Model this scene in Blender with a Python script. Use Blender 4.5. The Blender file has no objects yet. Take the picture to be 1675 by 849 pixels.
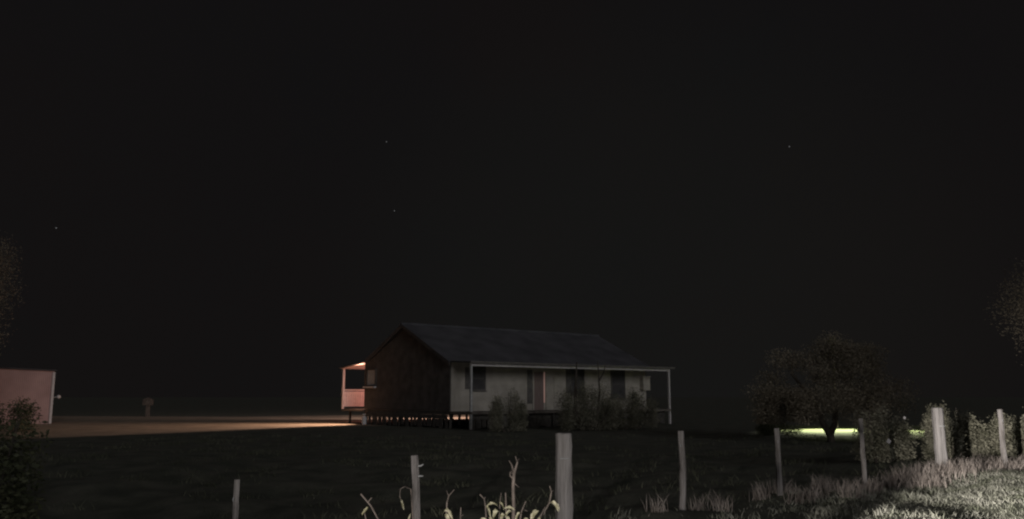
import bpy, math, random
import numpy as np
from mathutils import Vector, Matrix

# ------------------------------------------------------------------ scene, camera, sky, lights
S = bpy.context.scene
COL = S.collection
R = math.radians
S.view_settings.view_transform = 'Standard'
S.view_settings.look = 'None'
S.view_settings.exposure = 0.0
S.view_settings.gamma = 1.0
S.render.engine = 'CYCLES'
S.cycles.use_denoising = True
S.cycles.filter_width = 2.2
S.cycles.max_bounces = 4
S.cycles.diffuse_bounces = 2
S.cycles.sample_clamp_indirect = 2.0

PITCH = math.atan(223.5 / 1400)
cam_d = bpy.data.cameras.new('camera')
cam_d.sensor_width = 36.0
cam_d.lens = 1400 / 1675 * 36.0
cam_d.clip_end = 5000
cam = bpy.data.objects.new('camera', cam_d)
COL.objects.link(cam)
cam.location = (0, 0, 1.6)
cam.rotation_euler = (R(90) + PITCH, 0, 0)
S.camera = cam

# night sky: almost black at the horizon, brighter overhead as fill added out of view
w = bpy.data.worlds.new('World')
S.world = w
w.use_nodes = True
nt = w.node_tree
bg = nt.nodes['Background']
tc = nt.nodes.new('ShaderNodeTexCoord')
sx = nt.nodes.new('ShaderNodeSeparateXYZ')
cr = nt.nodes.new('ShaderNodeValToRGB')
nt.links.new(tc.outputs['Generated'], sx.inputs[0])
nt.links.new(sx.outputs['Z'], cr.inputs[0])
nt.links.new(cr.outputs[0], bg.inputs['Color'])
e = cr.color_ramp.elements
e[0].position = 0.0;  e[0].color = (0.0060, 0.0057, 0.0057, 1)
e[1].position = 1.0;  e[1].color = (0.060, 0.057, 0.060, 1)
m_ = e.new(0.45); m_.color = (0.0056, 0.0053, 0.0055, 1)
bg.inputs['Strength'].default_value = 1.0
# faint glow low in the sky ahead, and a very slow unevenness of tint
dp = nt.nodes.new('ShaderNodeVectorMath'); dp.operation = 'DOT_PRODUCT'
gd = Vector((0.17, 1.0, 0.06)).normalized(); dp.inputs[1].default_value = gd
nt.links.new(tc.outputs['Generated'], dp.inputs[0])
mr = nt.nodes.new('ShaderNodeMapRange'); mr.interpolation_type = 'SMOOTHSTEP'
mr.inputs['From Min'].default_value = 0.90; mr.inputs['From Max'].default_value = 1.0
nt.links.new(dp.outputs['Value'], mr.inputs['Value'])
nz = nt.nodes.new('ShaderNodeTexNoise'); nz.inputs['Scale'].default_value = 3.5; nz.inputs['Detail'].default_value = 3
nt.links.new(tc.outputs['Generated'], nz.inputs['Vector'])
ng = nt.nodes.new('ShaderNodeValToRGB')
ng.color_ramp.elements[0].position = .3; ng.color_ramp.elements[0].color = (0.98, 0.98, 1.0, 1)
ng.color_ramp.elements[1].position = .7; ng.color_ramp.elements[1].color = (1.10, 0.98, 0.96, 1)
nt.links.new(nz.outputs['Fac'], ng.inputs[0])
mu = nt.nodes.new('ShaderNodeMix'); mu.data_type = 'RGBA'; mu.blend_type = 'MULTIPLY'; mu.inputs['Factor'].default_value = 1
nt.links.new(cr.outputs[0], mu.inputs['A']); nt.links.new(ng.outputs[0], mu.inputs['B'])
ad = nt.nodes.new('ShaderNodeMix'); ad.data_type = 'RGBA'; ad.blend_type = 'ADD'
ad.inputs['B'].default_value = (0.0013, 0.0017, 0.0013, 1)
nt.links.new(mr.outputs['Result'], ad.inputs['Factor']); nt.links.new(mu.outputs['Result'], ad.inputs['A'])
nt.links.new(ad.outputs['Result'], bg.inputs['Color'])

# moon stand-in: one very dim, wide sun lamp added as fill from behind the camera
sun_d = bpy.data.lights.new('moon_fill', 'SUN')
sun_d.energy = 0.42
sun_d.angle = R(20)
sun_d.color = (0.96, 0.97, 1.0)
sun = bpy.data.objects.new('moon_fill', sun_d)
COL.objects.link(sun)
sun.rotation_euler = (R(75), 0, R(28))

HEAD = Vector((-2.0, 1.0, 0.85))          # headlamps of the car on the road, out of the picture

def spot(name, loc, target, power, half, blend, color, sx=1, sy=1, size=0.06):
    d = bpy.data.lights.new(name, 'SPOT')
    d.energy = power
    d.spot_size = R(half * 2)
    d.spot_blend = blend
    d.color = color
    d.shadow_soft_size = size
    o = bpy.data.objects.new(name, d)
    COL.objects.link(o)
    o.location = loc
    o.rotation_euler = (Vector(target) - Vector(loc)).to_track_quat('-Z', 'Y').to_euler()
    o.scale = (sx, sy, 1)
    return o

HL = (1.0, 0.95, 0.90)
spot('headlamp_main_beam', HEAD, (15.7, 14.3, 0.70), 36000, 25.5, 0.95, HL, 1, 0.55)
spot('headlamp_spill', HEAD, (8.0, 40.0, 2.2), 1400, 27, 0.7, HL, 1, 0.42)

# ------------------------------------------------------------------ helpers
def tag(o, label=None, cat=None, group=None, kind=None):
    if label: o['label'] = label
    if cat: o['category'] = cat
    if group: o['group'] = group
    if kind: o['kind'] = kind
    return o

def empty(name, loc=(0, 0, 0), rz=0.0):
    o = bpy.data.objects.new(name, None)
    o.empty_display_size = 0.2
    COL.objects.link(o)
    o.location = loc
    o.rotation_euler = (0, 0, rz)
    return o

def link_mesh(name, V, F, mat, parent=None, smooth=False):
    me = bpy.data.meshes.new(name)
    V = np.asarray(V, dtype=np.float64)
    if isinstance(F, np.ndarray):
        n, k = F.shape
        me.vertices.add(len(V)); me.vertices.foreach_set('co', V.ravel())
        me.loops.add(n * k); me.loops.foreach_set('vertex_index', F.ravel().astype(np.int32))
        me.polygons.add(n)
        me.polygons.foreach_set('loop_start', np.arange(0, n * k, k, dtype=np.int32))
        me.update(calc_edges=True)
    else:
        me.from_pydata([tuple(v) for v in V], [], F)
    me.validate()
    if smooth:
        me.polygons.foreach_set('use_smooth', [True] * len(me.polygons))
    me.materials.append(mat)
    o = bpy.data.objects.new(name, me)
    COL.objects.link(o)
    if parent: o.parent = parent
    return o

class MB:
    def __init__(s): s.v = []; s.f = []
    def add(s, vs, fs):
        b = len(s.v); s.v += [tuple(v) for v in vs]; s.f += [tuple(i + b for i in f) for f in fs]; return s
    def box(s, x0, x1, y0, y1, z0, z1):
        return s.add([(x0,y0,z0),(x1,y0,z0),(x1,y1,z0),(x0,y1,z0),(x0,y0,z1),(x1,y0,z1),(x1,y1,z1),(x0,y1,z1)],
                     [(0,3,2,1),(4,5,6,7),(0,1,5,4),(1,2,6,5),(2,3,7,6),(3,0,4,7)])
    def prism(s, pts, axis, a, b):
        # pts: 2D outline; axis 'x' -> (y,z) outline swept along x ; 'y' -> (x,z)
        n = len(pts)
        f3 = (lambda p, t: (t, p[0], p[1])) if axis == 'x' else (lambda p, t: (p[0], t, p[1]))
        vs = [f3(p, a) for p in pts] + [f3(p, b) for p in pts]
        fs = [tuple(range(n)), tuple(range(2*n-1, n-1, -1))] + [(i, i+n, (i+1) % n + n, (i+1) % n) for i in range(n)]
        return s.add(vs, fs)
    def tube(s, pts, rad, n=8, jit=0.0, rng=None, cap=True):
        pts = [Vector(p) for p in pts]
        if not hasattr(rad, '__len__'): rad = [rad] * len(pts)
        vs = []; fs = []
        jj = [1 + (rng.uniform(-jit, jit) if rng else 0) for _ in range(n)]
        for i, p in enumerate(pts):
            t = (pts[min(i+1, len(pts)-1)] - pts[max(i-1, 0)]).normalized()
            u = t.cross(Vector((0.12, 1, 0.05))); u.normalize(); v = t.cross(u)
            for k in range(n):
                a = 2 * math.pi * k / n
                r = rad[i] * jj[k] * (1 + (rng.uniform(-jit, jit) * .35 if rng else 0))
                vs.append(p + u * (math.cos(a) * r) + v * (math.sin(a) * r))
        for i in range(len(pts) - 1):
            for k in range(n):
                fs.append((i*n+k, i*n+(k+1) % n, (i+1)*n+(k+1) % n, (i+1)*n+k))
        if cap:
            fs.append(tuple(range(n-1, -1, -1))); fs.append(tuple((len(pts)-1)*n + k for k in range(n)))
        return s.add(vs, fs)
    def ball(s, c, r, n=8, m=6, sz=1.0):
        vs = [(c[0], c[1], c[2] - r*sz)]; fs = []
        for j in range(1, m):
            a = math.pi * j / m - math.pi / 2
            for k in range(n):
                b = 2*math.pi*k/n
                vs.append((c[0]+r*math.cos(a)*math.cos(b), c[1]+r*math.cos(a)*math.sin(b), c[2]+r*sz*math.sin(a)))
        vs.append((c[0], c[1], c[2] + r*sz)); t = len(vs) - 1
        for k in range(n):
            fs.append((0, 1+(k+1) % n, 1+k)); fs.append((t, 1+(m-2)*n+k, 1+(m-2)*n+(k+1) % n))
            for j in range(m-2):
                fs.append((1+j*n+k, 1+j*n+(k+1) % n, 1+(j+1)*n+(k+1) % n, 1+(j+1)*n+k))
        return s.add(vs, fs)
    def build(s, name, mat, parent=None, smooth=False): return link_mesh(name, s.v, s.f, mat, parent, smooth)

# ------------------------------------------------------------------ materials
def mat(name, c1, c2, scale=6.0, rough=0.85, bump=0.0, bscale=None, stretch=(1, 1, 1), detail=5.0, wave=None, spec=0.3, lo=0.35, hi=0.65, trans=0.0):
    m = bpy.data.materials.new(name); m.use_nodes = True
    t = m.node_tree; b = t.nodes['Principled BSDF']
    co = t.nodes.new('ShaderNodeTexCoord'); mp = t.nodes.new('ShaderNodeMapping')
    mp.inputs['Scale'].default_value = stretch
    t.links.new(co.outputs['Object'], mp.inputs[0])
    n = t.nodes.new('ShaderNodeTexNoise'); n.inputs['Scale'].default_value = scale; n.inputs['Detail'].default_value = detail
    t.links.new(mp.outputs[0], n.inputs['Vector'])
    r = t.nodes.new('ShaderNodeValToRGB')
    r.color_ramp.elements[0].position = lo; r.color_ramp.elements[0].color = (*c1, 1)
    r.color_ramp.elements[1].position = hi; r.color_ramp.elements[1].color = (*c2, 1)
    t.links.new(n.outputs['Fac'], r.inputs[0]); t.links.new(r.outputs[0], b.inputs['Base Color'])
    b.inputs['Roughness'].default_value = rough
    b.inputs['Specular IOR Level'].default_value = spec
    if trans:
        tl = t.nodes.new('ShaderNodeBsdfTranslucent'); mx = t.nodes.new('ShaderNodeMixShader'); mx.inputs[0].default_value = trans
        t.links.new(r.outputs[0], tl.inputs['Color'])
        t.links.new(b.outputs[0], mx.inputs[1]); t.links.new(tl.outputs[0], mx.inputs[2])
        t.links.new(mx.outputs[0], t.nodes['Material Output'].inputs['Surface'])
    hgt = None
    if wave:
        wv = t.nodes.new('ShaderNodeTexWave'); wv.wave_type = 'BANDS'; wv.bands_direction = wave[0]
        wv.wave_profile = wave[2]; wv.inputs['Scale'].default_value = wave[1]
        t.links.new(co.outputs['Object'], wv.inputs['Vector']); hgt = wv.outputs['Fac']
        bp = t.nodes.new('ShaderNodeBump'); bp.inputs['Strength'].default_value = wave[3]; bp.inputs['Distance'].default_value = 0.03
        t.links.new(hgt, bp.inputs['Height']); t.links.new(bp.outputs[0], b.inputs['Normal'])
    elif bump:
        n2 = t.nodes.new('ShaderNodeTexNoise'); n2.inputs['Scale'].default_value = bscale or scale * 4; n2.inputs['Detail'].default_value = 6
        t.links.new(mp.outputs[0], n2.inputs['Vector'])
        bp = t.nodes.new('ShaderNodeBump'); bp.inputs['Strength'].default_value = bump; bp.inputs['Distance'].default_value = 0.05
        t.links.new(n2.outputs['Fac'], bp.inputs['Height']); t.links.new(bp.outputs[0], b.inputs['Normal'])
    return m

def emit(name, col, strength):
    m = bpy.data.materials.new(name); m.use_nodes = True
    b = m.node_tree.nodes['Principled BSDF']
    b.inputs['Base Color'].default_value = (*col, 1)
    b.inputs['Emission Color'].default_value = (*col, 1)
    b.inputs['Emission Strength'].default_value = strength
    return m

M = {}
M['ground'] = mat('paddock_turf', (0.050, 0.055, 0.040), (0.105, 0.105, 0.080), 1.3, 0.95, 0.8, 14, detail=8)
M['drive'] = mat('gravel_drive', (0.20, 0.155, 0.11), (0.30, 0.24, 0.175), 0.8, 0.95, 0.5, 18, detail=8)
M['lawn'] = mat('mown_lawn', (0.10, 0.125, 0.05), (0.17, 0.19, 0.085), 0.7, 0.95, 0.6, 20, detail=7)
M['weathered'] = mat('weathered_timber', (0.14, 0.125, 0.115), (0.30, 0.275, 0.265), 3.0, 0.9, 0.6, 10, (6, 6, 0.7))
M['strainer'] = mat('grey_split_timber', (0.21, 0.195, 0.185), (0.31, 0.287, 0.277), 3.4, 0.9, 0.5, 7, (7, 7, 0.6))
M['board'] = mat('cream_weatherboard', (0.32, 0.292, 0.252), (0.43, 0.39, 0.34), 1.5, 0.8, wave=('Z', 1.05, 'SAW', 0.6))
M['gable'] = mat('dark_brown_boards', (0.066, 0.059, 0.054), (0.110, 0.101, 0.094), 2.0, 0.9, wave=('Z', 1.05, 'SAW', 0.6))  # gable end, a darker brown than the front wall boards
M['iron'] = mat('corrugated_iron', (0.052, 0.053, 0.058), (0.090, 0.090, 0.098), 0.9, 0.62, wave=('X', 4.2, 'SIN', 0.5), spec=0.5)
M['trim'] = mat('pale_painted_trim', (0.50, 0.47, 0.46), (0.62, 0.58, 0.57), 4, 0.7)
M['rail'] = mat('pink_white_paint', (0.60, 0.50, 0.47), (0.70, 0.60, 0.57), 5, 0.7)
M['dark_paint'] = mat('dark_shutter_paint', (0.095, 0.088, 0.083), (0.14, 0.13, 0.12), 4, 0.7)
M['glass'] = mat('dark_window_glass', (0.055, 0.053, 0.054), (0.085, 0.08, 0.08), 2, 0.35, spec=0.35)
M['curtain'] = mat('dusky_red_curtain', (0.17, 0.125, 0.112), (0.23, 0.175, 0.16), 9, 0.9, stretch=(4, 4, .3))
M['stump'] = mat('creosoted_stump', (0.05, 0.045, 0.04), (0.10, 0.09, 0.08), 6, 0.95)
M['deck'] = mat('deck_boards', (0.10, 0.085, 0.075), (0.17, 0.15, 0.13), 4, 0.9)
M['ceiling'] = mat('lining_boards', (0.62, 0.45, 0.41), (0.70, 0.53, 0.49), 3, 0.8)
M['shed'] = mat('shed_sheeting', (0.36, 0.235, 0.22), (0.47, 0.31, 0.29), 0.8, 0.75, wave=('X', 3.2, 'SIN', 0.25))
M['metal'] = mat('dull_metal', (0.32, 0.32, 0.32), (0.45, 0.45, 0.44), 8, 0.5)
M['bark'] = mat('tree_bark', (0.05, 0.042, 0.035), (0.10, 0.085, 0.07), 5, 0.95, 0.7, 9, (3, 3, .6))
M['twig'] = mat('dead_twig', (0.12, 0.098, 0.084), (0.22, 0.18, 0.155), 14, 0.9)
M['dead_leaf'] = mat('withered_leaf', (0.20, 0.185, 0.10), (0.62, 0.58, 0.42), 30, 0.7)
M['leaf'] = mat('olive_leaf', (0.045, 0.052, 0.026), (0.115, 0.115, 0.062), 1.6, 0.7, detail=9)
M['hedge_leaf'] = mat('hedge_leaf', (0.08, 0.078, 0.052), (0.25, 0.235, 0.175), 2.6, 0.75, detail=9)
M['brown_leaf'] = mat('brown_tree_leaf', (0.12, 0.10, 0.070), (0.19, 0.16, 0.115), 0.6, 0.75, detail=8)
M['lit_brown_leaf'] = mat('brightened_brown_leaf', (0.15, 0.128, 0.092), (0.235, 0.20, 0.145), 0.5, 0.75, detail=8)  # brown leaf with the weak light on the round tree put into its colour
M['grass'] = mat('short_green_grass', (0.10, 0.107, 0.070), (0.32, 0.312, 0.262), 3.2, 0.85, detail=10)
M['dry'] = mat('dry_seed_grass', (0.15, 0.125, 0.108), (0.37, 0.32, 0.285), 4.0, 0.9, detail=9)
M['paddock'] = mat('dark_paddock_grass', (0.05, 0.055, 0.035), (0.11, 0.11, 0.075), 1.1, 0.9, detail=7)
M['star'] = emit('star_glow', (1, 1, 1), 0.014)
M['bulb'] = emit('warm_bulb', (1.0, 0.55, 0.38), 6.0)
M['flood_glass'] = emit('flood_glass', (1.0, 0.98, 0.78), 1.0)
M['slit'] = emit('lit_gap', (0.75, 0.45, 0.38), 0.10)

# ------------------------------------------------------------------ ground
FENCE = [(-14, -0.9), (-6, -.62), (-3, -.44), (-1.1, -.2), (.7, -.04), (2.4, .03), (4.0, .12), (5.7, .10), (7.4, .29), (9.0, .28), (14, .36), (30, .4)]
def fence_y(x): return 9.2 + 0.573 * (x + 2.89)
_fx = np.array([p[0] for p in FENCE]); _fz = np.array([p[1] for p in FENCE])
def hgt(x, y):
    x = np.asarray(x, float); y = np.asarray(y, float)
    zf = np.interp(x, _fx, _fz)
    d = y - fence_y(x)
    s = np.clip((d - 0.8) / 13.0, 0, 1); s = s * s * (3 - 2 * s)
    back = zf * (1 - s)
    s2 = np.clip((-d) / 7.0, 0, 1); s2 = s2 * s2 * (3 - 2 * s2)
    front = zf * (1 - s2) + 0.12 * s2
    z = np.where(d > 0, back, front)
    bump = 0.06 * np.sin(x * 1.7 + y * .9) * np.sin(y * 1.3 - x * .6) + 0.025 * np.sin(x * 4.1 + 1) * np.sin(y * 3.7)
    near = np.clip((30 - y) / 8, 0, 1) * np.clip((24 - np.abs(x)) / 6, 0, 1)
    far = np.clip((y - 60) / 120, 0, 1) * 0
    return z * np.clip((60 - np.abs(x)) / 20, 0, 1) + bump * near + far
xs = np.unique(np.concatenate([np.linspace(-900, -60, 12), np.linspace(-60, -12, 40), np.linspace(-12, 16, 190), np.linspace(16, 60, 40), np.linspace(60, 900, 12)]))
ys = np.unique(np.concatenate([np.linspace(-200, -10, 8), np.linspace(-10, 5, 20), np.linspace(5, 22, 120), np.linspace(22, 60, 40), np.linspace(60, 1200, 20)]))
X, Y = np.meshgrid(xs, ys)
Z = hgt(X, Y)
nx, ny = len(xs), len(ys)
V = np.stack([X, Y, Z], -1).reshape(-1, 3)
I = np.arange(nx * ny).reshape(ny, nx)
F = np.stack([I[:-1, :-1], I[:-1, 1:], I[1:, 1:], I[1:, :-1]], -1).reshape(-1, 4)
tag(link_mesh('ground', V, F, M['ground'], None, True), kind='structure')

def sheet(name, pts, z, m):
    return tag(link_mesh(name, [(p[0], p[1], z) for p in pts], [tuple(range(len(pts)))], m), kind='structure')
sheet('driveway', [(-7, 47.5), (-9.6, 45.5), (-13, 40), (-19, 32.5), (-33, 33), (-46, 40), (-52, 60), (-46, 72), (-22, 68), (-10, 64), (-2, 60), (-4, 56)], 0.006, M['drive'])
sheet('lawn', [(10.5, 31), (26, 31), (30, 38), (31, 47), (14, 48), (12.6, 43)], 0.006, M['lawn'])

# ------------------------------------------------------------------ house
RZ = math.atan2(0.632423824, 0.774622557)
VD = 1.75                                  # front verandah depth
DEP = 8.6; LEN = 14.5; RD = 2.65
ox, oy = -1.98850 - 0.632424 * VD, 42.02067 + 0.774623 * VD
house = empty('house', (ox, oy, 0), RZ)
tag(house, 'long low cream weatherboard farmhouse on stumps with an iron roof and front verandah', 'house')
H = MB()
H.prism([(0, .85), (DEP, .85), (DEP, 3.50), (DEP - .45, 3.56), (DEP/2, 5.30), (0, 3.40)], 'x', 0.06, LEN)
wall = H.build('wall', M['board'], house)
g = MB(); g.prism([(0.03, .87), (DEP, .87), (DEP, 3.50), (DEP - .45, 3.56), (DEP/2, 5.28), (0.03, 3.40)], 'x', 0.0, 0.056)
tag(g.build('gable_wall', M['gable'], house), 'dark brown boards of the gable end')
# roof
sl = (5.40 - 3.36) / (DEP / 2)
rf = MB()
t_ = 0.05
rf.prism([(-.25, 3.40 - .25*sl), (DEP/2, 5.44 - 0.0), (DEP/2, 5.44 + t_), (-.25, 3.40 - .25*sl + t_)], 'x', -.28, LEN + .28)
rf.prism([(DEP/2, 5.44), (DEP - .45, 3.40 + .45*sl), (DEP - .45, 3.40 + .45*sl + t_), (DEP/2, 5.44 + t_)], 'x', -.28, LEN + .28)
roof = rf.build('roof', M['iron'], house)
rc = MB(); rc.tube([(-.30, DEP/2, 5.47), (LEN + .30, DEP/2, 5.47)], 0.10, 8); rc.build('ridge_cap', M['iron'], roof)
bg_ = MB()
for y0, y1, z0, z1 in ((-.25, DEP/2, 3.40 - .25*sl, 5.44), (DEP - .45, DEP/2, 3.40 + .45*sl, 5.44)):
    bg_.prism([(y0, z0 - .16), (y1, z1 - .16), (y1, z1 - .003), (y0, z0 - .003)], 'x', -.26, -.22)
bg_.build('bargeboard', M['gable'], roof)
vr = MB(); vr.prism([(-VD - .18, 3.235), (-.02, 3.33), (-.02, 3.37), (-VD - .18, 3.275)], 'x', -.22, LEN + .30)
vrf = vr.build('verandah_roof', M['iron'], house)
gt = MB(); gt.box(-.24, LEN + .32, -VD - .29, -VD - .185, 3.19, 3.29); gt.build('gutter', M['dark_paint'], vrf)
bm_ = MB(); bm_.box(-.05, LEN + .12, -VD - .05, -VD + .05, 3.06, 3.225); bm_.build('verandah_beam', M['trim'], house)
eb = MB(); eb.box(LEN + .02, LEN + .12, -VD + .06, -.03, 3.06, 3.20); eb.build('verandah_beam', M['trim'], house)
vf = MB(); vf.box(-.02, LEN + .10, -VD - .10, -.004, .73, .85)
vf.build('verandah_floor', M['deck'], house)
fr = MB(); fr.box(.02, LEN - .02, .02, DEP - .02, .68, .845); fr.build('floor_frame', M['stump'], house)
for x in (0.0, LEN + .06):
    p = MB(); p.box(x - .055, x + .055, -VD - .055, -VD + .055, .0, .725); p.box(x - .05, x + .05, -VD - .05, -VD + .05, .853, 3.058)
    p.build('verandah_post', M['trim'] if x > 1 else M['metal'], house)
for i in range(9):
    for j, y in enumerate((-VD + .12, .12, DEP/2, DEP - .12)):
        if j == 0 and i in (0, 8): continue
        s_ = MB(); x = .12 + i * (LEN - .24) / 8
        s_.tube([(x, y, -.05), (x, y, .676 if j else .728)], 0.075, 8); s_.build('stump', M['stump'], house)
# skirt boards under the floor, with short uneven pickets and gaps below them
rr = random.Random(4)
sk = MB(); sk.box(-.02, .005, .2, DEP - .1, .47, .67); y = 0.2
while y < DEP - .3:
    wv_ = rr.uniform(.14, .5); sk.box(-.018, .004, y, min(y + wv_, DEP - .1), rr.uniform(-.03, .10), .468); y += wv_ + rr.choice((.04, .07, .12, .2))
sk.build('base_slats', M['stump'], house)
sk = MB(); sk.box(.08, LEN - .1, -VD + .22, -VD + .245, .46, .725); x = .2
while x < LEN - .3:
    wv_ = rr.uniform(.2, .6); sk.box(x, min(x + wv_, LEN - .1), -VD + .222, -VD + .243, rr.uniform(-.03, .08), .458); x += wv_ + rr.choice((.05, .08, .14) if x < 3.2 else (.004, .008))
sk.build('base_slats', M['stump'], house)

def window(xc, wd, z0, z1, shut=(1, 1), sw=.42, glass='glass'):
    f_ = MB()
    for a, b, c, d in ((xc-wd/2-.07, xc-wd/2, z0-.07, z1+.07), (xc+wd/2, xc+wd/2+.07, z0-.07, z1+.07), (xc-wd/2, xc+wd/2, z1, z1+.07), (xc-wd/2, xc+wd/2, z0-.07, z0), (xc-wd/2, xc+wd/2, (z0+z1)/2-.02, (z0+z1)/2+.02)):
        f_.box(a, b, -.05, -.003, c, d)
    fo = f_.build('window', M['dark_paint'], house)
    p = MB(); p.box(xc-wd/2, xc+wd/2, -.02, -.004, z0, z1); p.build('pane', M[glass], fo)
    s2 = MB(); s2.box(xc-wd/2-.12, xc+wd/2+.12, -.10, -.053, z0-.11, z0-.072); s2.build('sill', M['dark_paint'], fo)
    for sgn, on in ((-1, shut[0]), (1, shut[1])):
        if not on: continue
        q = MB(); cx = xc + sgn * (wd/2 + .09 + sw/2)
        for k in range(12):
            zz = z0 + (z1 - z0) * k / 12
            q.box(cx - sw/2 + .04, cx + sw/2 - .04, -.045, -.02, zz + .015, zz + (z1-z0)/12 - .01)
        q.box(cx - sw/2, cx - sw/2 + .038, -.05, -.004, z0, z1); q.box(cx + sw/2 - .038, cx + sw/2, -.05, -.004, z0, z1)
        q.box(cx - sw/2 + .039, cx + sw/2 - .039, -.018, -.004, z0, z1)
        q.build('shutter', M['dark_paint'], fo)
    return fo
window(1.75, .80, 1.95, 3.05, (1, 0), .35)
window(8.75, .95, 1.75, 3.08, (1, 0), .30)
window(12.05, 1.05, 1.50, 3.08, (0, 0))
# front door with a curtained screen and side light
dr = MB()
DX = 6.0
for a, b, c, d in ((DX-.60, DX-.50, .855, 3.0), (DX+.95, DX+1.05, .855, 3.0), (DX-.50, DX+.95, 2.9, 3.0), (DX+.36, DX+.42, .855, 2.9)):
    dr.box(a, b, -.06, -.003, c, d)
door = dr.build('door', M['board'], house)
p = MB(); p.box(DX-.50, DX+.20, -.03, -.004, .855, 2.9); p.build('curtain_panel', M['curtain'], door)
p = MB(); p.box(DX+.20, DX+.30, -.028, -.004, 1.25, 2.9); p.build('lit_gap', M['slit'], door)
p = MB(); p.box(DX+.42, DX+.95, -.03, -.004, .855, 2.9); p.build('door_leaf', M['board'], door)
p = MB(); p.box(DX-.95, DX-.62, -.04, -.004, 1.2, 3.0); p.build('shutter', M['dark_paint'], house)
mb = MB(); mb.box(LEN - .55, LEN + .04, -.30, -.004, 1.95, 2.75); mo = mb.build('meter_box', M['board'], house)
p = MB(); p.box(LEN - .60, LEN + .09, -.33, -.004, 2.753, 2.79); p.build('lid', M['trim'], mo)
# gable end window with pale blind
f_ = MB()
for a, b, c, d in ((7.25, 7.33, 2.15, 3.15), (8.23, 8.31, 2.15, 3.15), (7.33, 8.23, 3.07, 3.15), (7.33, 8.23, 2.15, 2.22)):
    f_.box(-.07, -.003, a, b, c, d)
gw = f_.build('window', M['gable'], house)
p = MB(); p.box(-.02, -.003, 7.33, 8.23, 2.22, 3.07); tag(p.build('blind', M['metal'], gw), 'pale drawn blind')
p = MB(); p.box(-.22, -.072, 7.15, 8.4, 2.06, 2.145); p.build('sill', M['trim'], gw)
# rear verandah
rv = MB(); rv.box(-.02, LEN - 2, DEP + .004, DEP + RD, .73, .85); rv.build('rear_floor', M['deck'], house)
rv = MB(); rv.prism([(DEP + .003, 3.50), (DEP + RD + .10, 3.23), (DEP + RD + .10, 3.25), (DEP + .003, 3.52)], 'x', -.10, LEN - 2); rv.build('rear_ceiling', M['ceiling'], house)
rv = MB(); rv.prism([(DEP - .47, 3.585), (DEP + RD + .25, 3.258), (DEP + RD + .25, 3.29), (DEP - .47, 3.63)], 'x', -.18, LEN - 1.9); rv.build('rear_roof', M['iron'], house)
for x in (.03, 3.2, 6.6, 10.0):
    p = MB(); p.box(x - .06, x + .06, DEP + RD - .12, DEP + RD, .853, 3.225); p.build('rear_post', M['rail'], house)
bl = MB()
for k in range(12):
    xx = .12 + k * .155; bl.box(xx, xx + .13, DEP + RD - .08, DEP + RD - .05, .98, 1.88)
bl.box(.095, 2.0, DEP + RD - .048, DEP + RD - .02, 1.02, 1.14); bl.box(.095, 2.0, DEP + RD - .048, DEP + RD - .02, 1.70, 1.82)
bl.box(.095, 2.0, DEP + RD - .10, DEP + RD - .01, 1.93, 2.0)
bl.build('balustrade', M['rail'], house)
for x in (.5, 4, 8, 12):
    s_ = MB(); s_.tube([(x, DEP + RD - .15, -.05), (x, DEP + RD - .15, .727)], .075, 8); s_.build('stump', M['stump'], house)
lm = MB(); lm.tube([(3.0, DEP + .95, 3.39), (3.0, DEP + .95, 2.95)], .012, 6); lm.tube([(3.0, DEP + .95, 2.95), (3.0, DEP + .95, 2.86)], [.03, .05], 10)
lamp = lm.build('porch_lamp', M['metal'], house)
p = MB(); p.ball((3.0, DEP + .95, 2.80), .055, 12, 8); p.build('bulb', M['bulb'], lamp)
pd = bpy.data.lights.new('porch_lamp_light', 'POINT'); pd.energy = 130; pd.color = (1.0, 0.44, 0.38); pd.shadow_soft_size = .07
po = bpy.data.objects.new('porch_lamp_light', pd); COL.objects.link(po); po.parent = lamp; po.location = (3.0, DEP + .95, 2.66)
fl = MB(); fl.box(1.05, 1.15, DEP + .30, DEP + .42, 3.16, 3.45); fl.box(.98, 1.08, DEP + .24, DEP + .48, 2.98, 3.16)
fl.build('flood_lamp', M['metal'], house)
fs_ = spot('flood_lamp_light', (.93, DEP + .36, 3.05), (-6.5, DEP + 1.0, 0.0), 4600, 54, 1.0, (1.0, .65, .47), size=.06)
fs_.parent = house
fl = MB(); fl.box(10.95, 11.05, DEP + RD + .11, DEP + RD + .2, 3.1, 3.2); fl.box(10.85, 11.15, DEP + RD + .12, DEP + RD + .26, 2.96, 3.098)
fl.build('flood_lamp', M['metal'], house)
fs2 = spot('flood_lamp_light', (11.0, DEP + RD + .3, 3.0), (12.0, DEP + RD + 9.5, 0), 9000, 62, .5, (1.0, .72, .64), 1, .30, size=.06)
fs2.parent = house
# gas bottle standing at the rear corner
c_ = house.matrix_basis @ Vector((-.22, DEP - .45, 0))
gb = empty('gas_cylinder', c_)
tag(gb, 'small pale gas cylinder standing at the dark rear corner of the farmhouse', 'gas cylinder')
b = MB(); b.tube([(0, 0, 0), (0, 0, .06), (0, 0, .36), (0, 0, .44), (0, 0, .48)], [.12, .14, .14, .10, .05], 14); b.build('body', M['trim'], gb, True)
b = MB(); b.tube([(0, 0, .47), (0, 0, .58)], .03, 8); b.tube([(-.1, 0, .58), (.1, 0, .58)], .03, 8); b.build('valve', M['metal'], gb)

mw = Matrix.Translation((ox, oy, 0)) @ Matrix.Rotation(RZ, 4, 'Z')
sheet('gravel_yard', [tuple((mw @ Vector((a, b_, 0)))[:2]) for a, b_ in ((-3, DEP + RD + .2), (20, DEP + RD + .2), (22, 30), (-3, 30))], 0.012, M['drive'])
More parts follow.
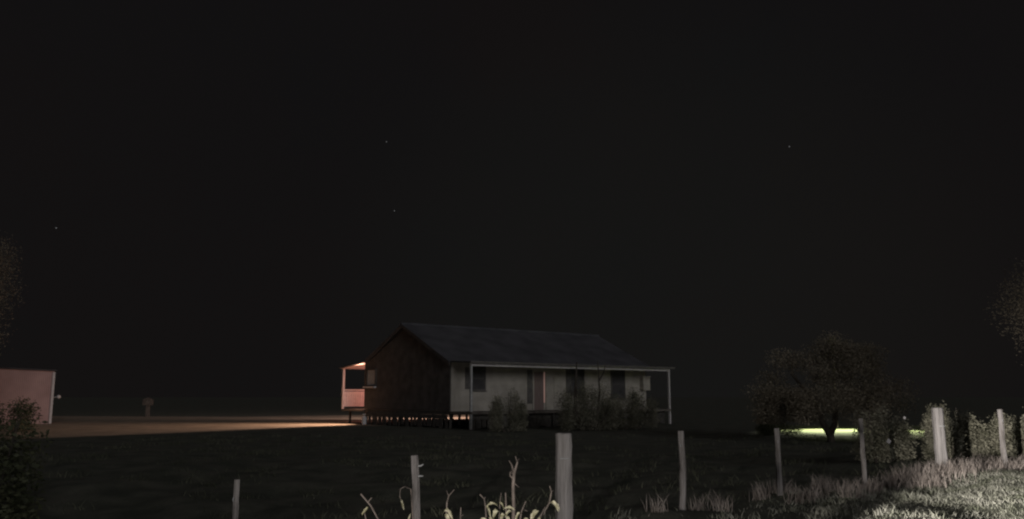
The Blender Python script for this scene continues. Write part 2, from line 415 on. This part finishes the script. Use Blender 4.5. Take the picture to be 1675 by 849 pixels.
# ------------------------------------------------------------------ shed, box on post
sh = empty('shed', (-27.0, 51.0, 0), R(30))
tag(sh, 'small reddish tin shed with pale corner trim at the left end of the drive', 'shed')
b = MB(); b.prism([(-6.5, 0), (-.03, 0), (-.03, 3.06), (-3.2, 3.17), (-6.5, 3.06)], 'y', .03, 4.0); b.build('wall', M['shed'], sh)
b = MB(); b.box(-.10, .02, -.01, .028, 0.02, 3.0); b.box(-.028, .02, .03, .11, .02, 3.0); b.build('corner_trim', M['trim'], sh)
b = MB()
b.prism([(-6.75, 3.06), (-3.2, 3.20), (-3.2, 3.24), (-6.75, 3.10)], 'y', -.2, 4.2); b.prism([(-3.2, 3.20), (.10, 3.075), (.10, 3.115), (-3.2, 3.24)], 'y', -.2, 4.2)
b.build('roof', M['iron'], sh)
b = MB(); b.tube([(.022, .3, 1.52), (.24, .3, 1.56)], .03, 8); tapp = b.build('wall_bracket', M['metal'], sh)
b = MB(); b.ball((.31, .3, 1.56), .11, 12, 8); b.build('globe', M['trim'], tapp, True)

pb = empty('post_box', (-28.5, 68, 0), R(12))
tag(pb, 'dim squat box on a short post standing beyond the far edge of the drive', 'post box')
b = MB(); b.box(-.14, .14, -.14, .14, 0, .9); b.build('post', M['bark'], pb)
b = MB(); b.prism([(-.38, .9), (.34, .9), (.34, 1.32), (0, 1.5), (-.38, 1.32)], 'y', -.25, .25); b.build('box', M['bark'], pb)

# ------------------------------------------------------------------ fence posts
posts = [
 # x, y, top z, radius, kind, label
 (-2.89, 9.2, .74, .034, 's', 'thin grey stake far left in the dark paddock, darkest of the fence posts'),
 (-1.12, 10.2, .92, .044, 's', 'crooked grey stake with two pale staples on its right side'),
 (0.66, 11.2, 1.12, .108, 'p', 'thick grey split post with dark grain beside the withered weeds'),
 (2.34, 12.2, 1.12, .045, 's', 'slim leaning grey stake below the right verandah post of the house'),
 (4.00, 13.2, 1.12, .044, 's', 'slim grey stake just left of the small lit lawn and forked tree'),
 (5.69, 14.2, 1.24, .043, 's', 'pale narrow stake at the right end of the lit lawn'),
 (7.40, 15.1, 1.39, .094, 'p', 'thick bright pale post standing in dry grass in front of the hedge'),
 (8.98, 16.0, 1.36, .045, 's', 'pale slim tapered stake rightmost of the fence, before the hedge'),
]
for i, (x, y, zt, r, kd, lab) in enumerate(posts):
    rg = random.Random(20 + i)
    z0 = float(hgt(x, y))
    o = empty('fence_post', (x, y, z0))
    tag(o, lab, 'fence post', 'posts of the paddock fence')
    h = zt - z0
    b = MB()
    if kd == 's':
        n = 7; pts = []
        lean = rg.uniform(-.02, .02)
        for k in range(n + 1):
            t = k / n
            pts.append((lean * t + rg.uniform(-.006, .006) + (.022 * math.sin(t * 3.1) if i in (1, 3) else 0), rg.uniform(-.006, .006), -.12 + (h + .12) * t))
        b.tube(pts, [r * (1.12 - .22 * k / n + rg.uniform(-.05, .05)) for k in range(n + 1)], 8, .14, rg)
        b.build('stake', M['weathered'], o)
        if i == 1:
            for zz in (.50, .385):
                q = MB(); q.tube([(.035, -.03, zz - .62 + h), (.065, -.035, zz - .617 + h), (.092, -.03, zz - (.60 if zz > .45 else .618) + h)], [.012, .010, .006], 6); q.build('staple', M['metal'], o)
        else:
            q = MB(); q.tube([(.0, -r * 1.1, h - .18), (.0, -r * 1.5, h - .2), (.0, -r * 1.1, h - .22)], .006, 6); q.build('staple', M['metal'], o)
    else:
        n = 9
        pts = [(rg.uniform(-.005, .005) - (.012 if i == 6 else 0) * (k / n) , 0, -.12 + (h + .12) * k / n) for k in range(n + 1)]
        rads = [r * (1.07 - .10 * k / n + rg.uniform(-.015, .015)) for k in range(n + 1)]
        pts.append((pts[-1][0], 0, h + .012)); rads.append(r * .86)
        b.tube(pts, rads, 14, .09, rg)
        b.build('timber', M['strainer'], o)
        q = MB(); q.tube([(-r * .5, -r * .95, h - .30), (0, -r * 1.12, h - .30), (r * .6, -r * .9, h - .30)], .008, 6); q.build('wire_tie', M['metal'], o)

# ------------------------------------------------------------------ foliage
def leaves(clumps, n, size, seed, flat=.55, shell=.5):
    """clumps: (x,y,z,rx,ry,rz). n leaf quads spread through the clumps, denser towards their skins."""
    rg = np.random.default_rng(seed)
    cl = np.array(clumps, float)
    wgt = cl[:, 3] * cl[:, 4] * cl[:, 5]; wgt = wgt ** .8; wgt /= wgt.sum()
    idx = rg.choice(len(cl), n, p=wgt)
    d = rg.normal(size=(n, 3)); d /= np.linalg.norm(d, axis=1, keepdims=True)
    rad = rg.uniform(0, 1, n) ** shell * (1 + rg.normal(0, .10, n))
    c = cl[idx, :3] + d * rad[:, None] * cl[idx, 3:6]
    a = rg.normal(size=(n, 3)); a[:, 2] *= flat; a /= np.linalg.norm(a, axis=1, keepdims=True)
    bb = np.cross(a, rg.normal(size=(n, 3))); bb /= np.linalg.norm(bb, axis=1, keepdims=True)
    L = size * rg.uniform(.6, 1.4, n)[:, None]; Wd = L * rg.uniform(.3, .55, n)[:, None]
    v = np.stack([c - a * L * .5, c + bb * Wd * .5, c + a * L * .5, c - bb * Wd * .5], 1).reshape(-1, 3)
    return v, np.arange(4 * n).reshape(n, 4)

def tree(name, label, cat, x, y, z, height, crown, trunk_h, tr, nleaf, lsize, lm, seed, group=None, fork=True, nclump=16):
    rg = random.Random(seed)
    o = empty(name, (x, y, z)); tag(o, label, cat, group)
    rx, ry, rz_, cz = crown
    cl = []
    for k in range(nclump):
        a = rg.uniform(0, 2 * math.pi); u = rg.uniform(-.85, .95); q = math.sqrt(max(0, 1 - u * u)) * rg.uniform(.45, .85)
        s = rg.uniform(.28, .48)
        cl.append((math.cos(a) * q * rx, math.sin(a) * q * ry, cz + u * rz_ * .72, rx * s, ry * s, rz_ * s * .9))
    cl.append((0, 0, cz, rx * .5, ry * .5, rz_ * .55))
    b = MB()
    b.tube([(0, 0, -.15), (tr * .3, 0, trunk_h * .5), (0, 0, trunk_h)], [tr * 1.35, tr, tr * .85], 9, .08, rg)
    for k, c in enumerate(cl[:9]):
        m = (c[0] * .4, c[1] * .4, trunk_h + (c[2] - trunk_h) * .5)
        b.tube([(0, 0, trunk_h - .05), m, c[:3]], [tr * .6, tr * .38, tr * .12], 6, .05, rg)
    b.build('trunk', M['bark'], o, True)
    v, f = leaves(cl, nleaf, lsize, seed)
    link_mesh('crown', v, f, lm, o)
    return o

# tree with the forked trunk in front of the lit lawn
t1 = empty('broad_tree', (11.3, 31.0, 0)); tag(t1, 'rounded brownish tree with a low forked trunk against the lit lawn', 'tree')
b = MB(); rg = random.Random(3)
b.tube([(0, 0, -.1), (.01, 0, .12), (0, 0, .28)], [.16, .13, .12], 9, .06, rg)
b.tube([(0, 0, .26), (-.22, .02, .62), (-.50, .1, 1.5), (-1.2, .2, 2.4)], [.13, .095, .09, .04], 8, .06, rg)
b.tube([(0, 0, .26), (.18, -.02, .62), (.30, .1, 1.35), (1.0, .2, 2.5)], [.13, .10, .09, .04], 8, .06, rg)
b.build('trunk', M['bark'], t1, True)
cl = []
for k in range(60):
    a = rg.uniform(0, 6.283); q = math.sqrt(rg.uniform(0, 1)) * .86; zz = rg.uniform(0, 1) ** 1.2
    lim = math.sqrt(max(.06, 1 - (zz * .93) ** 2))
    cl.append((math.cos(a) * q * 3.0 * lim + .1, math.sin(a) * q * 2.2 * lim, .80 + zz * 2.7, rg.uniform(.5, .85), .7, rg.uniform(.35, .55)))
v, f = leaves(cl, 52000, .07, 5)
v[:, 2] = np.where(v[:, 2] < .60, .60 + .25 * np.abs(np.sin(v[:, 0] * 7 + v[:, 1] * 5)), v[:, 2])
link_mesh('crown', v, f, M['lit_brown_leaf'], t1)

# right and left picture edges
tree('overhanging_tree', 'tall brownish tree reaching in at the right edge above the hedge', 'tree', 17.3, 25, .2, 8, (2.6, 2.2, 3.0, 4.3), 1.6, .2, 40000, .06, M['brown_leaf'], 21, nclump=18)
tree('shade_tree', 'dark tree at the left edge overhanging the reddish shed', 'tree', -25.5, 38.5, 0, 9, (3.4, 2.8, 4.0, 6.0), 2.6, .25, 36000, .09, M['brown_leaf'], 22, nclump=18)

def bush(name, label, x, y, w_, d_, h, n, size, lm, seed, group=None, twigs=10, cat='bush'):
    rg = random.Random(seed)
    z = float(hgt(x, y))
    o = empty(name, (x, y, z)); tag(o, label, cat, group)
    cl = []
    for k in range(14):
        cx = rg.uniform(-.75, .75) * w_; cy = rg.uniform(-.6, .6) * d_
        top = h * (1 - .35 * (abs(cx) / w_) ** 2) * rg.uniform(.75, 1)
        cl.append((cx, cy, top * .62, w_ * rg.uniform(.2, .34), d_ * .45, top * .38)); cl.append((cx, cy, top * .22, w_ * .26, d_ * .4, top * .25))
    b = MB()
    for k in range(twigs):
        c = rg.choice(cl); b.tube([(c[0] * .25, c[1] * .25, -.05), (c[0] * .7, c[1] * .7, c[2] * .6), (c[0] + rg.uniform(-.1, .1), c[1], c[2] + c[5] * 1.05)], [.028, .018, .006], 5)
    b.build('stems', M['bark'], o)
    v, f = leaves(cl, n, size, seed, shell=.45)
    v[:, 2] = np.maximum(v[:, 2], .01)
    link_mesh('foliage', v, f, lm, o)
    return o
# shrubs before the verandah
bush('garden_shrub', 'dark arched shrub in front of the verandah left of the front door', -.15, 39.5, .95, .7, 2.05, 12000, .065, M['hedge_leaf'], 31, 'shrubs in front of the verandah')
b1 = bush('garden_shrub', 'tallest dark twiggy shrub in front of the verandah right of the front door', 3.6, 41.0, 1.55, .9, 2.65, 19000, .065, M['hedge_leaf'], 32, 'shrubs in front of the verandah', 18)
bush('garden_shrub', 'low sloping dark shrub below the right end of the verandah', 5.75, 42.5, 1.75, .9, 2.1, 19000, .065, M['hedge_leaf'], 33, 'shrubs in front of the verandah')
b = MB(); b.tube([(-.55, 0, .2), (-.6, 0, 1.6), (-.52, 0, 3.2)], [.10, .085, .03], 7); b.tube([(.35, 0, .2), (.55, 0, 1.8), (.48, 0, 3.25)], [.06, .05, .02], 7); b.tube([(.52, 0, 2.3), (.75, 0, 2.7), (.85, 0, 3.1)], [.04, .03, .01], 6)
b.build('stems', M['bark'], b1)
# near bush at the lower left
bush('leafy_bush', 'dim green bush in the lower left corner below the shed', -7.95, 13.0, 1.1, 1.0, 1.95, 5200, .09, M['leaf'], 34)
bush('garden_shrub', 'low dark bush at the left edge in front of the shed wall', -22.6, 39.5, 1.1, .9, 1.75, 2400, .12, M['leaf'], 35)
bush('low_scrub', 'low dark scrub cutting off the left end of the lit lawn', 11.0, 36.0, 1.15, .6, .60, 6000, .06, M['leaf'], 36)
bush('low_scrub', 'low dark scrub cutting off the right side of the lit lawn', 13.1, 30.0, .8, .5, .62, 2600, .07, M['leaf'], 37)
# hedge behind the fence
hedge = [
 (7.45, 17.8, .72, .55, 1.20, 'dim olive hedge bush just right of the narrow pale stake, with two pale leaves'),
 (8.55, 17.4, .45, .45, 1.18, 'olive hedge bush directly behind the thick bright post'),
 (9.35, 18.2, .42, .5, 1.20, 'olive hedge bush in shadow right of the thick bright post'),
 (10.35, 18.0, .70, .5, 1.16, 'brightest olive hedge bush behind the rightmost stake'),
 (11.8, 18.2, .70, .5, 1.20, 'olive hedge bush cut off by the right edge of the photo'),
]
for k, (x, y, w_, d_, h, lab) in enumerate(hedge):
    o = bush('hedge_bush', lab, x, y, w_, d_, h, 9500, .055, M['hedge_leaf'], 50 + k, 'hedge behind the fence', 12)
    if k == 0:
        for dx, dz, s in ((-.10, .45, .05), (.24, .90, .03)):
            q = MB(); q.add([(dx - s, -.75, dz - .01), (dx, -.78, dz - s), (dx + s, -.75, dz + .01), (dx, -.74, dz + s * 1.2)], [(0, 1, 2, 3)])
            q.build('pale_leaf', M['trim'], o)

# ------------------------------------------------------------------ withered weeds near the camera
def px(u, v, Yd):
    """picture position measured on the photograph -> point at distance Yd (metres) from the camera, in metres"""
    dx = (u - 837.5) / 1400; dy = (424.5 - v) / 1400
    fw = math.cos(PITCH) - math.sin(PITCH) * dy; up = math.sin(PITCH) + math.cos(PITCH) * dy
    return Vector((dx * Yd / fw, Yd, 1.6 + up * Yd / fw))

def blade(mb_, base, tip, width, curl, seg=6):
    base, tip = Vector(base), Vector(tip); d = tip - base
    side = d.cross(Vector((0.15, 1, 0.2))).normalized()
    vs = []; fs = []
    for k in range(seg + 1):
        t = k / seg
        c = base + d * t + Vector((0, -.4 * curl, curl)) * (4 * t * (1 - t)) * 1.35
        w2 = width * math.sin(math.pi * min(1, .10 + t * .90)) ** .8 * (.33 + .09 * math.sin(k * 2.4 + width * 300))
        tw = .9 * math.sin(t * 2.2 + width * 90)
        s2 = side * math.cos(tw) + Vector((0, -1, 0)) * math.sin(tw)
        vs += [c - s2 * w2 + Vector((0, -.5 * w2, .15 * w2)), c, c + s2 * w2 + Vector((0, -.5 * w2, .25 * w2))]
    for k in range(seg):
        a = k * 3; fs += [(a, a+1, a+4, a+3), (a+1, a+2, a+5, a+4)]
    mb_.add(vs, fs)

WY = 7.2
def weed(label, stems, lvs, Yd=WY):
    p0 = px(stems[0][0][0][0], 848, Yd)
    z0 = float(hgt(p0.x, Yd))
    base = Vector((p0.x, Yd, z0))
    o = empty('withered_weed', base); tag(o, label, 'weed', 'withered weeds on the verge')
    b = MB()
    for pl, r0, r1, root in stems:
        pts = [px(u, v, Yd + .03 * math.sin(u)) - base for u, v in pl]
        if root:
            pts = [Vector((pts[0].x * .55 , 0, -.03))] + pts
        n = len(pts)
        b.tube(pts, [.78 * (r0 + (r1 - r0) * k / (n - 1)) * random.Random(k * 7 + int(r0 * 1e4)).uniform(.8, 1.25) for k in range(n)], 6, .22, random.Random(int(r0 * 1e4)))
    st = b.build('stem', M['twig'], o)
    q = MB()
    for (u0, v0), (u1, v1), wd, cu in lvs:
        blade(q, px(u0, v0, Yd - .03) - base, px(u1, v1, Yd - .05) - base, wd, cu)
    q.build('leaves', M['dead_leaf'], o)
    return o
weed('slanting bare twig with one small pale leaf, leftmost of the withered weeds',
     [([(624, 860), (607, 828), (590, 808)], .012, .007, True), ([(602, 821), (608, 814)], .006, .004, False), ([(601, 862), (596, 838)], .006, .004, False)],
     [((592, 842), (602, 829), .045, .0)])
weed('thin looped twig with one hanging leaf against the crooked stake',
     [([(676, 862), (672, 800), (662, 796), (655, 800), (654, 812), (657, 820)], .008, .004, True)],
     [((656, 817), (661, 835), .042, .0), ((668, 856), (672, 840), .03, .01)], 8.4)
weed('small forked twig with a curled pale leaf right of the crooked stake',
     [([(729, 862), (731, 822), (734, 811), (743, 801)], .008, .005, True), ([(734, 811), (730, 802)], .005, .003, False), ([(753, 862), (754, 830)], .007, .005, True), ([(754, 845), (758, 842)], .005, .003, False)],
     [((724, 841), (742, 856), .075, .05), ((727, 842), (738, 866), .05, .03)])
weed('tallest withered weed, dense pale curled leaves round a knobbly dead stalk',
     [([(840, 862), (840.5, 826), (839.5, 795), (841, 775), (846.5, 756), (843.5, 747)], .022, .008, True),
      ([(839.5, 782), (834.5, 778), (835, 772)], .011, .005, False), ([(840, 770), (837, 760), (833, 754)], .012, .004, False), ([(841, 790), (849, 797)], .008, .003, False), ([(840, 776), (836.5, 770)], .011, .005, False), ([(846, 756), (849, 750)], .006, .003, False),
      ([(829, 862), (828, 835), (827, 806)], .012, .007, True), ([(849, 862), (853, 837), (860, 820)], .012, .005, True), ([(855, 833), (863, 836)], .006, .004, False),
      ([(796, 862), (794, 828), (792, 816), (785, 809)], .010, .006, True), ([(792, 816), (794, 813)], .006, .004, False), ([(816, 862), (818, 822), (820, 806)], .007, .004, True)],
     [((796, 828), (815, 829), .03, .02), ((795, 828), (803, 850), .04, .02), ((815, 827), (825, 836), .035, .03), ((825, 832), (842, 834), .045, .01), ((806, 850), (816, 838), .055, .03),
      ((818, 858), (826, 843), .05, .03), ((826, 846), (838, 838), .04, .02), ((785, 851), (800, 858), .04, .02), ((843, 852), (852, 840), .04, .02), ((852, 860), (866, 850), .04, .02), ((808, 866), (800, 846), .05, .02), ((834, 866), (828, 846), .05, .03)])
weed('forked withered weed with two long curled leaves touching the thick split post',
     [([(868, 872), (880, 850), (893, 832), (899, 822), (902, 804), (899, 795)], .012, .006, True), ([(902, 804), (906, 802)], .006, .004, False), ([(884, 845), (889, 834), (892, 829)], .008, .004, False), ([(893, 832), (888, 846)], .008, .004, False)],
     [((899, 824), (914, 838), .05, .03), ((868, 851), (882, 836), .06, .02), ((906, 826), (916, 836), .04, .02), ((880, 864), (884, 846), .04, .02)])

# weeds standing below the picture that throw long shadows across the verge
for k, (x, y, w_, h, lab) in enumerate([(.36, 4.8, .12, .66, 'upright leafy weed on the near verge, below the lit grass'), (.09, 4.8, .08, .58, 'smaller leafy weed beside the upright one on the near verge'), (1.25, 5.6, .16, .36, 'low broad weed at the edge of the lit verge')]):
    bush('verge_weed', lab, x, y, w_, w_, h, 2600, .045, M['leaf'], 80 + k, 'weeds on the near verge', 4, 'weed')

def head_weed(label, x, y, z0h, z1h, w_, seed):  # unseen weeds, heads shaped to throw shadow bands on two stakes
    rg = random.Random(seed); zg = float(hgt(x, y))
    o = empty('caster_weed', (x, y, zg)); tag(o, label, 'weed', 'unseen shadow-casting weeds on the near verge')
    b = MB(); b.tube([(0, 0, -.02), (.01, 0, .3), (0, 0, z0h - zg)], [.010, .008, .006], 6); b.build('stem', M['twig'], o)
    m_ = (z0h + z1h) / 2 - zg; hh = (z1h - z0h) / 2
    v, f = leaves([(0, 0, m_, w_, w_, hh), (0, 0, m_, w_ * .7, w_ * .7, hh)], 900, .035, seed)
    link_mesh('caster_head', v, f, M['leaf'], o)
head_weed('unseen thin weed with a dense shadow-casting head, taller of the two on the near verge', -.25, 4.0, .855, .945, .05, 90)
head_weed('unseen weed with a wide shadow-casting head, lower of the two on the near verge', -.14, 4.8, .66, .785, .055, 91)
bush('verge_weed', 'unseen broad clump of leafy weed added for its shadow, left of the shadow-casting weeds', -.42, 4.8, .16, .16, .52, 2400, .045, M['leaf'], 92, 'weeds on the near verge', 4, 'weed')  # unseen clump added to shade the left of the verge
# ------------------------------------------------------------------ grass
def grass(name, pts, h0, h1, wd, lean, seed, m):
    rg = np.random.default_rng(seed)
    n = len(pts)
    z = hgt(pts[:, 0], pts[:, 1])
    a = rg.uniform(0, 2 * np.pi, n); h = rg.uniform(h0, h1, n) ; w_ = wd * rg.uniform(.6, 1.3, n)
    la = rg.uniform(0, 2 * np.pi, n); ll = h * lean * rg.uniform(.3, 1.6, n)
    d = np.stack([np.cos(a), np.sin(a), 0 * a], 1) * w_[:, None] * .5
    b0 = np.stack([pts[:, 0], pts[:, 1], z - .02], 1)
    L = np.stack([np.cos(la) * ll, np.sin(la) * ll, 0 * ll], 1)
    up = np.stack([0 * h, 0 * h, h], 1)
    v = np.stack([b0 - d, b0 + d, b0 + up * .55 + L * .35 + d * .8, b0 + up * .55 + L * .35 - d * .8, b0 + up + L], 1).reshape(-1, 3)
    i = np.arange(n) * 5
    q = np.stack([i, i+1, i+2, i+3], 1); t = np.stack([i+3, i+2, i+4, i+4], 1)
    me = bpy.data.meshes.new(name)
    faces = [tuple(r) for r in q.tolist()] + [tuple(r[:3]) for r in t.tolist()]
    o = link_mesh(name, v, faces, m)
    return tag(o, kind='stuff')

rg = np.random.default_rng(9)
def clumpy(n, x0, x1, dlo, dhi, k, spread, seed):
    r = np.random.default_rng(seed)
    cx = r.uniform(x0, x1, k); cd = r.uniform(dlo, dhi, k)
    i = r.integers(0, k, n)
    x = cx[i] + r.normal(0, spread, n); y = fence_y(cx[i]) + cd[i] + r.normal(0, spread, n)
    return np.stack([x, y], 1)
n = 90000
x = rg.uniform(1.2, 15, n); d = rg.uniform(-6.0, .2, n)
keep = rg.uniform(0, 1, n) < np.clip((x - 3.2) / 3.2, .02, 1)
p1 = np.stack([x, fence_y(x) + d], 1)[keep]
o = tag(grass('verge_grass', p1, .03, .085, .012, 1.0, 1, M['grass']), 'short pale green grass of the lit verge', 'grass')
p2 = np.concatenate([clumpy(6500, 6.0, 13, -.6, .35, 70, .17, 2), clumpy(1100, 3.9, 6.2, -.9, .4, 15, .09, 3), clumpy(350, 1.8, 3.8, -.7, .4, 6, .07, 4)])
tag(grass('dry_grass', p2, .06, .28, .011, .45, 5, M['dry']), 'pinkish dry seeding grass along the foot of the fence', 'grass')
r_ = np.random.default_rng(77)
cx = r_.uniform(-14, 16, 420); cy = r_.uniform(10, 36, 420); ii = r_.integers(0, 420, 16000)
p4 = np.stack([cx[ii] + r_.normal(0, .22, 16000), cy[ii] + r_.normal(0, .22, 16000)], 1)
p4 = p4[(p4[:, 1] > fence_y(p4[:, 0]) + .5)]
tag(grass('paddock_grass', p4, .05, .16, .016, .7, 12, M['paddock']), 'rough dark grass tufts scattered over the paddock', 'grass')
p3 = np.concatenate([clumpy(1000, 2.2, 6.5, -3.2, -.9, 30, .11, 6), clumpy(700, -4, 1.5, -.5, 1.0, 20, .1, 7)])
tag(grass('tussock_grass', p3, .05, .14, .013, .6, 8, M['grass']), 'scattered tussocks on the darker part of the verge', 'grass')

# ------------------------------------------------------------------ yard light beyond the round tree
yl = empty('yard_light', (16.05, 43.0, 0)); tag(yl, 'yard lamp on a pole hidden by the round tree, lighting the lawn', 'lamp')
b = MB(); b.tube([(0, 0, 0), (0, 0, 4.4)], .05, 8); b.tube([(0, 0, 4.4), (-.25, -.5, 4.45)], .03, 8); b.build('pole', M['bark'], yl)
b = MB(); b.box(-.42, -.08, -.72, -.42, 4.36, 4.48); b.box(-.42, -.08, -.745, -.721, 4.16, 4.48); b.box(-.445, -.421, -.745, -.42, 4.16, 4.48); b.box(-.079, -.055, -.745, -.42, 4.16, 4.48); hd = b.build('lamp_head', M['bark'], yl)
b = MB(); b.box(-.40, -.10, -.70, -.44, 4.345, 4.357); b.build('lens', M['flood_glass'], hd)
sp = spot('yard_lamp_light', (15.8, 42.42, 4.28), (15.9, 39.9, 0), 9000, 47, .8, (1.0, 1.0, .80), size=.08)

# ------------------------------------------------------------------ stars
for u, v, r, lab in ((92, 373, .8, 'faint star above the shed at the left'), (632, 232, .7, 'upper of two faint stars above the left of the house'), (645, 345, .7, 'lower of two faint stars above the left of the house'), (1291, 240, .9, 'brightest faint star high on the right')):
    c = px(u, v, 1000)
    b = MB(); b.ball((0, 0, 0), r, 10, 6)
    o = b.build('star', M['star']); o.location = c
    tag(o, lab, 'star', 'stars in the night sky')
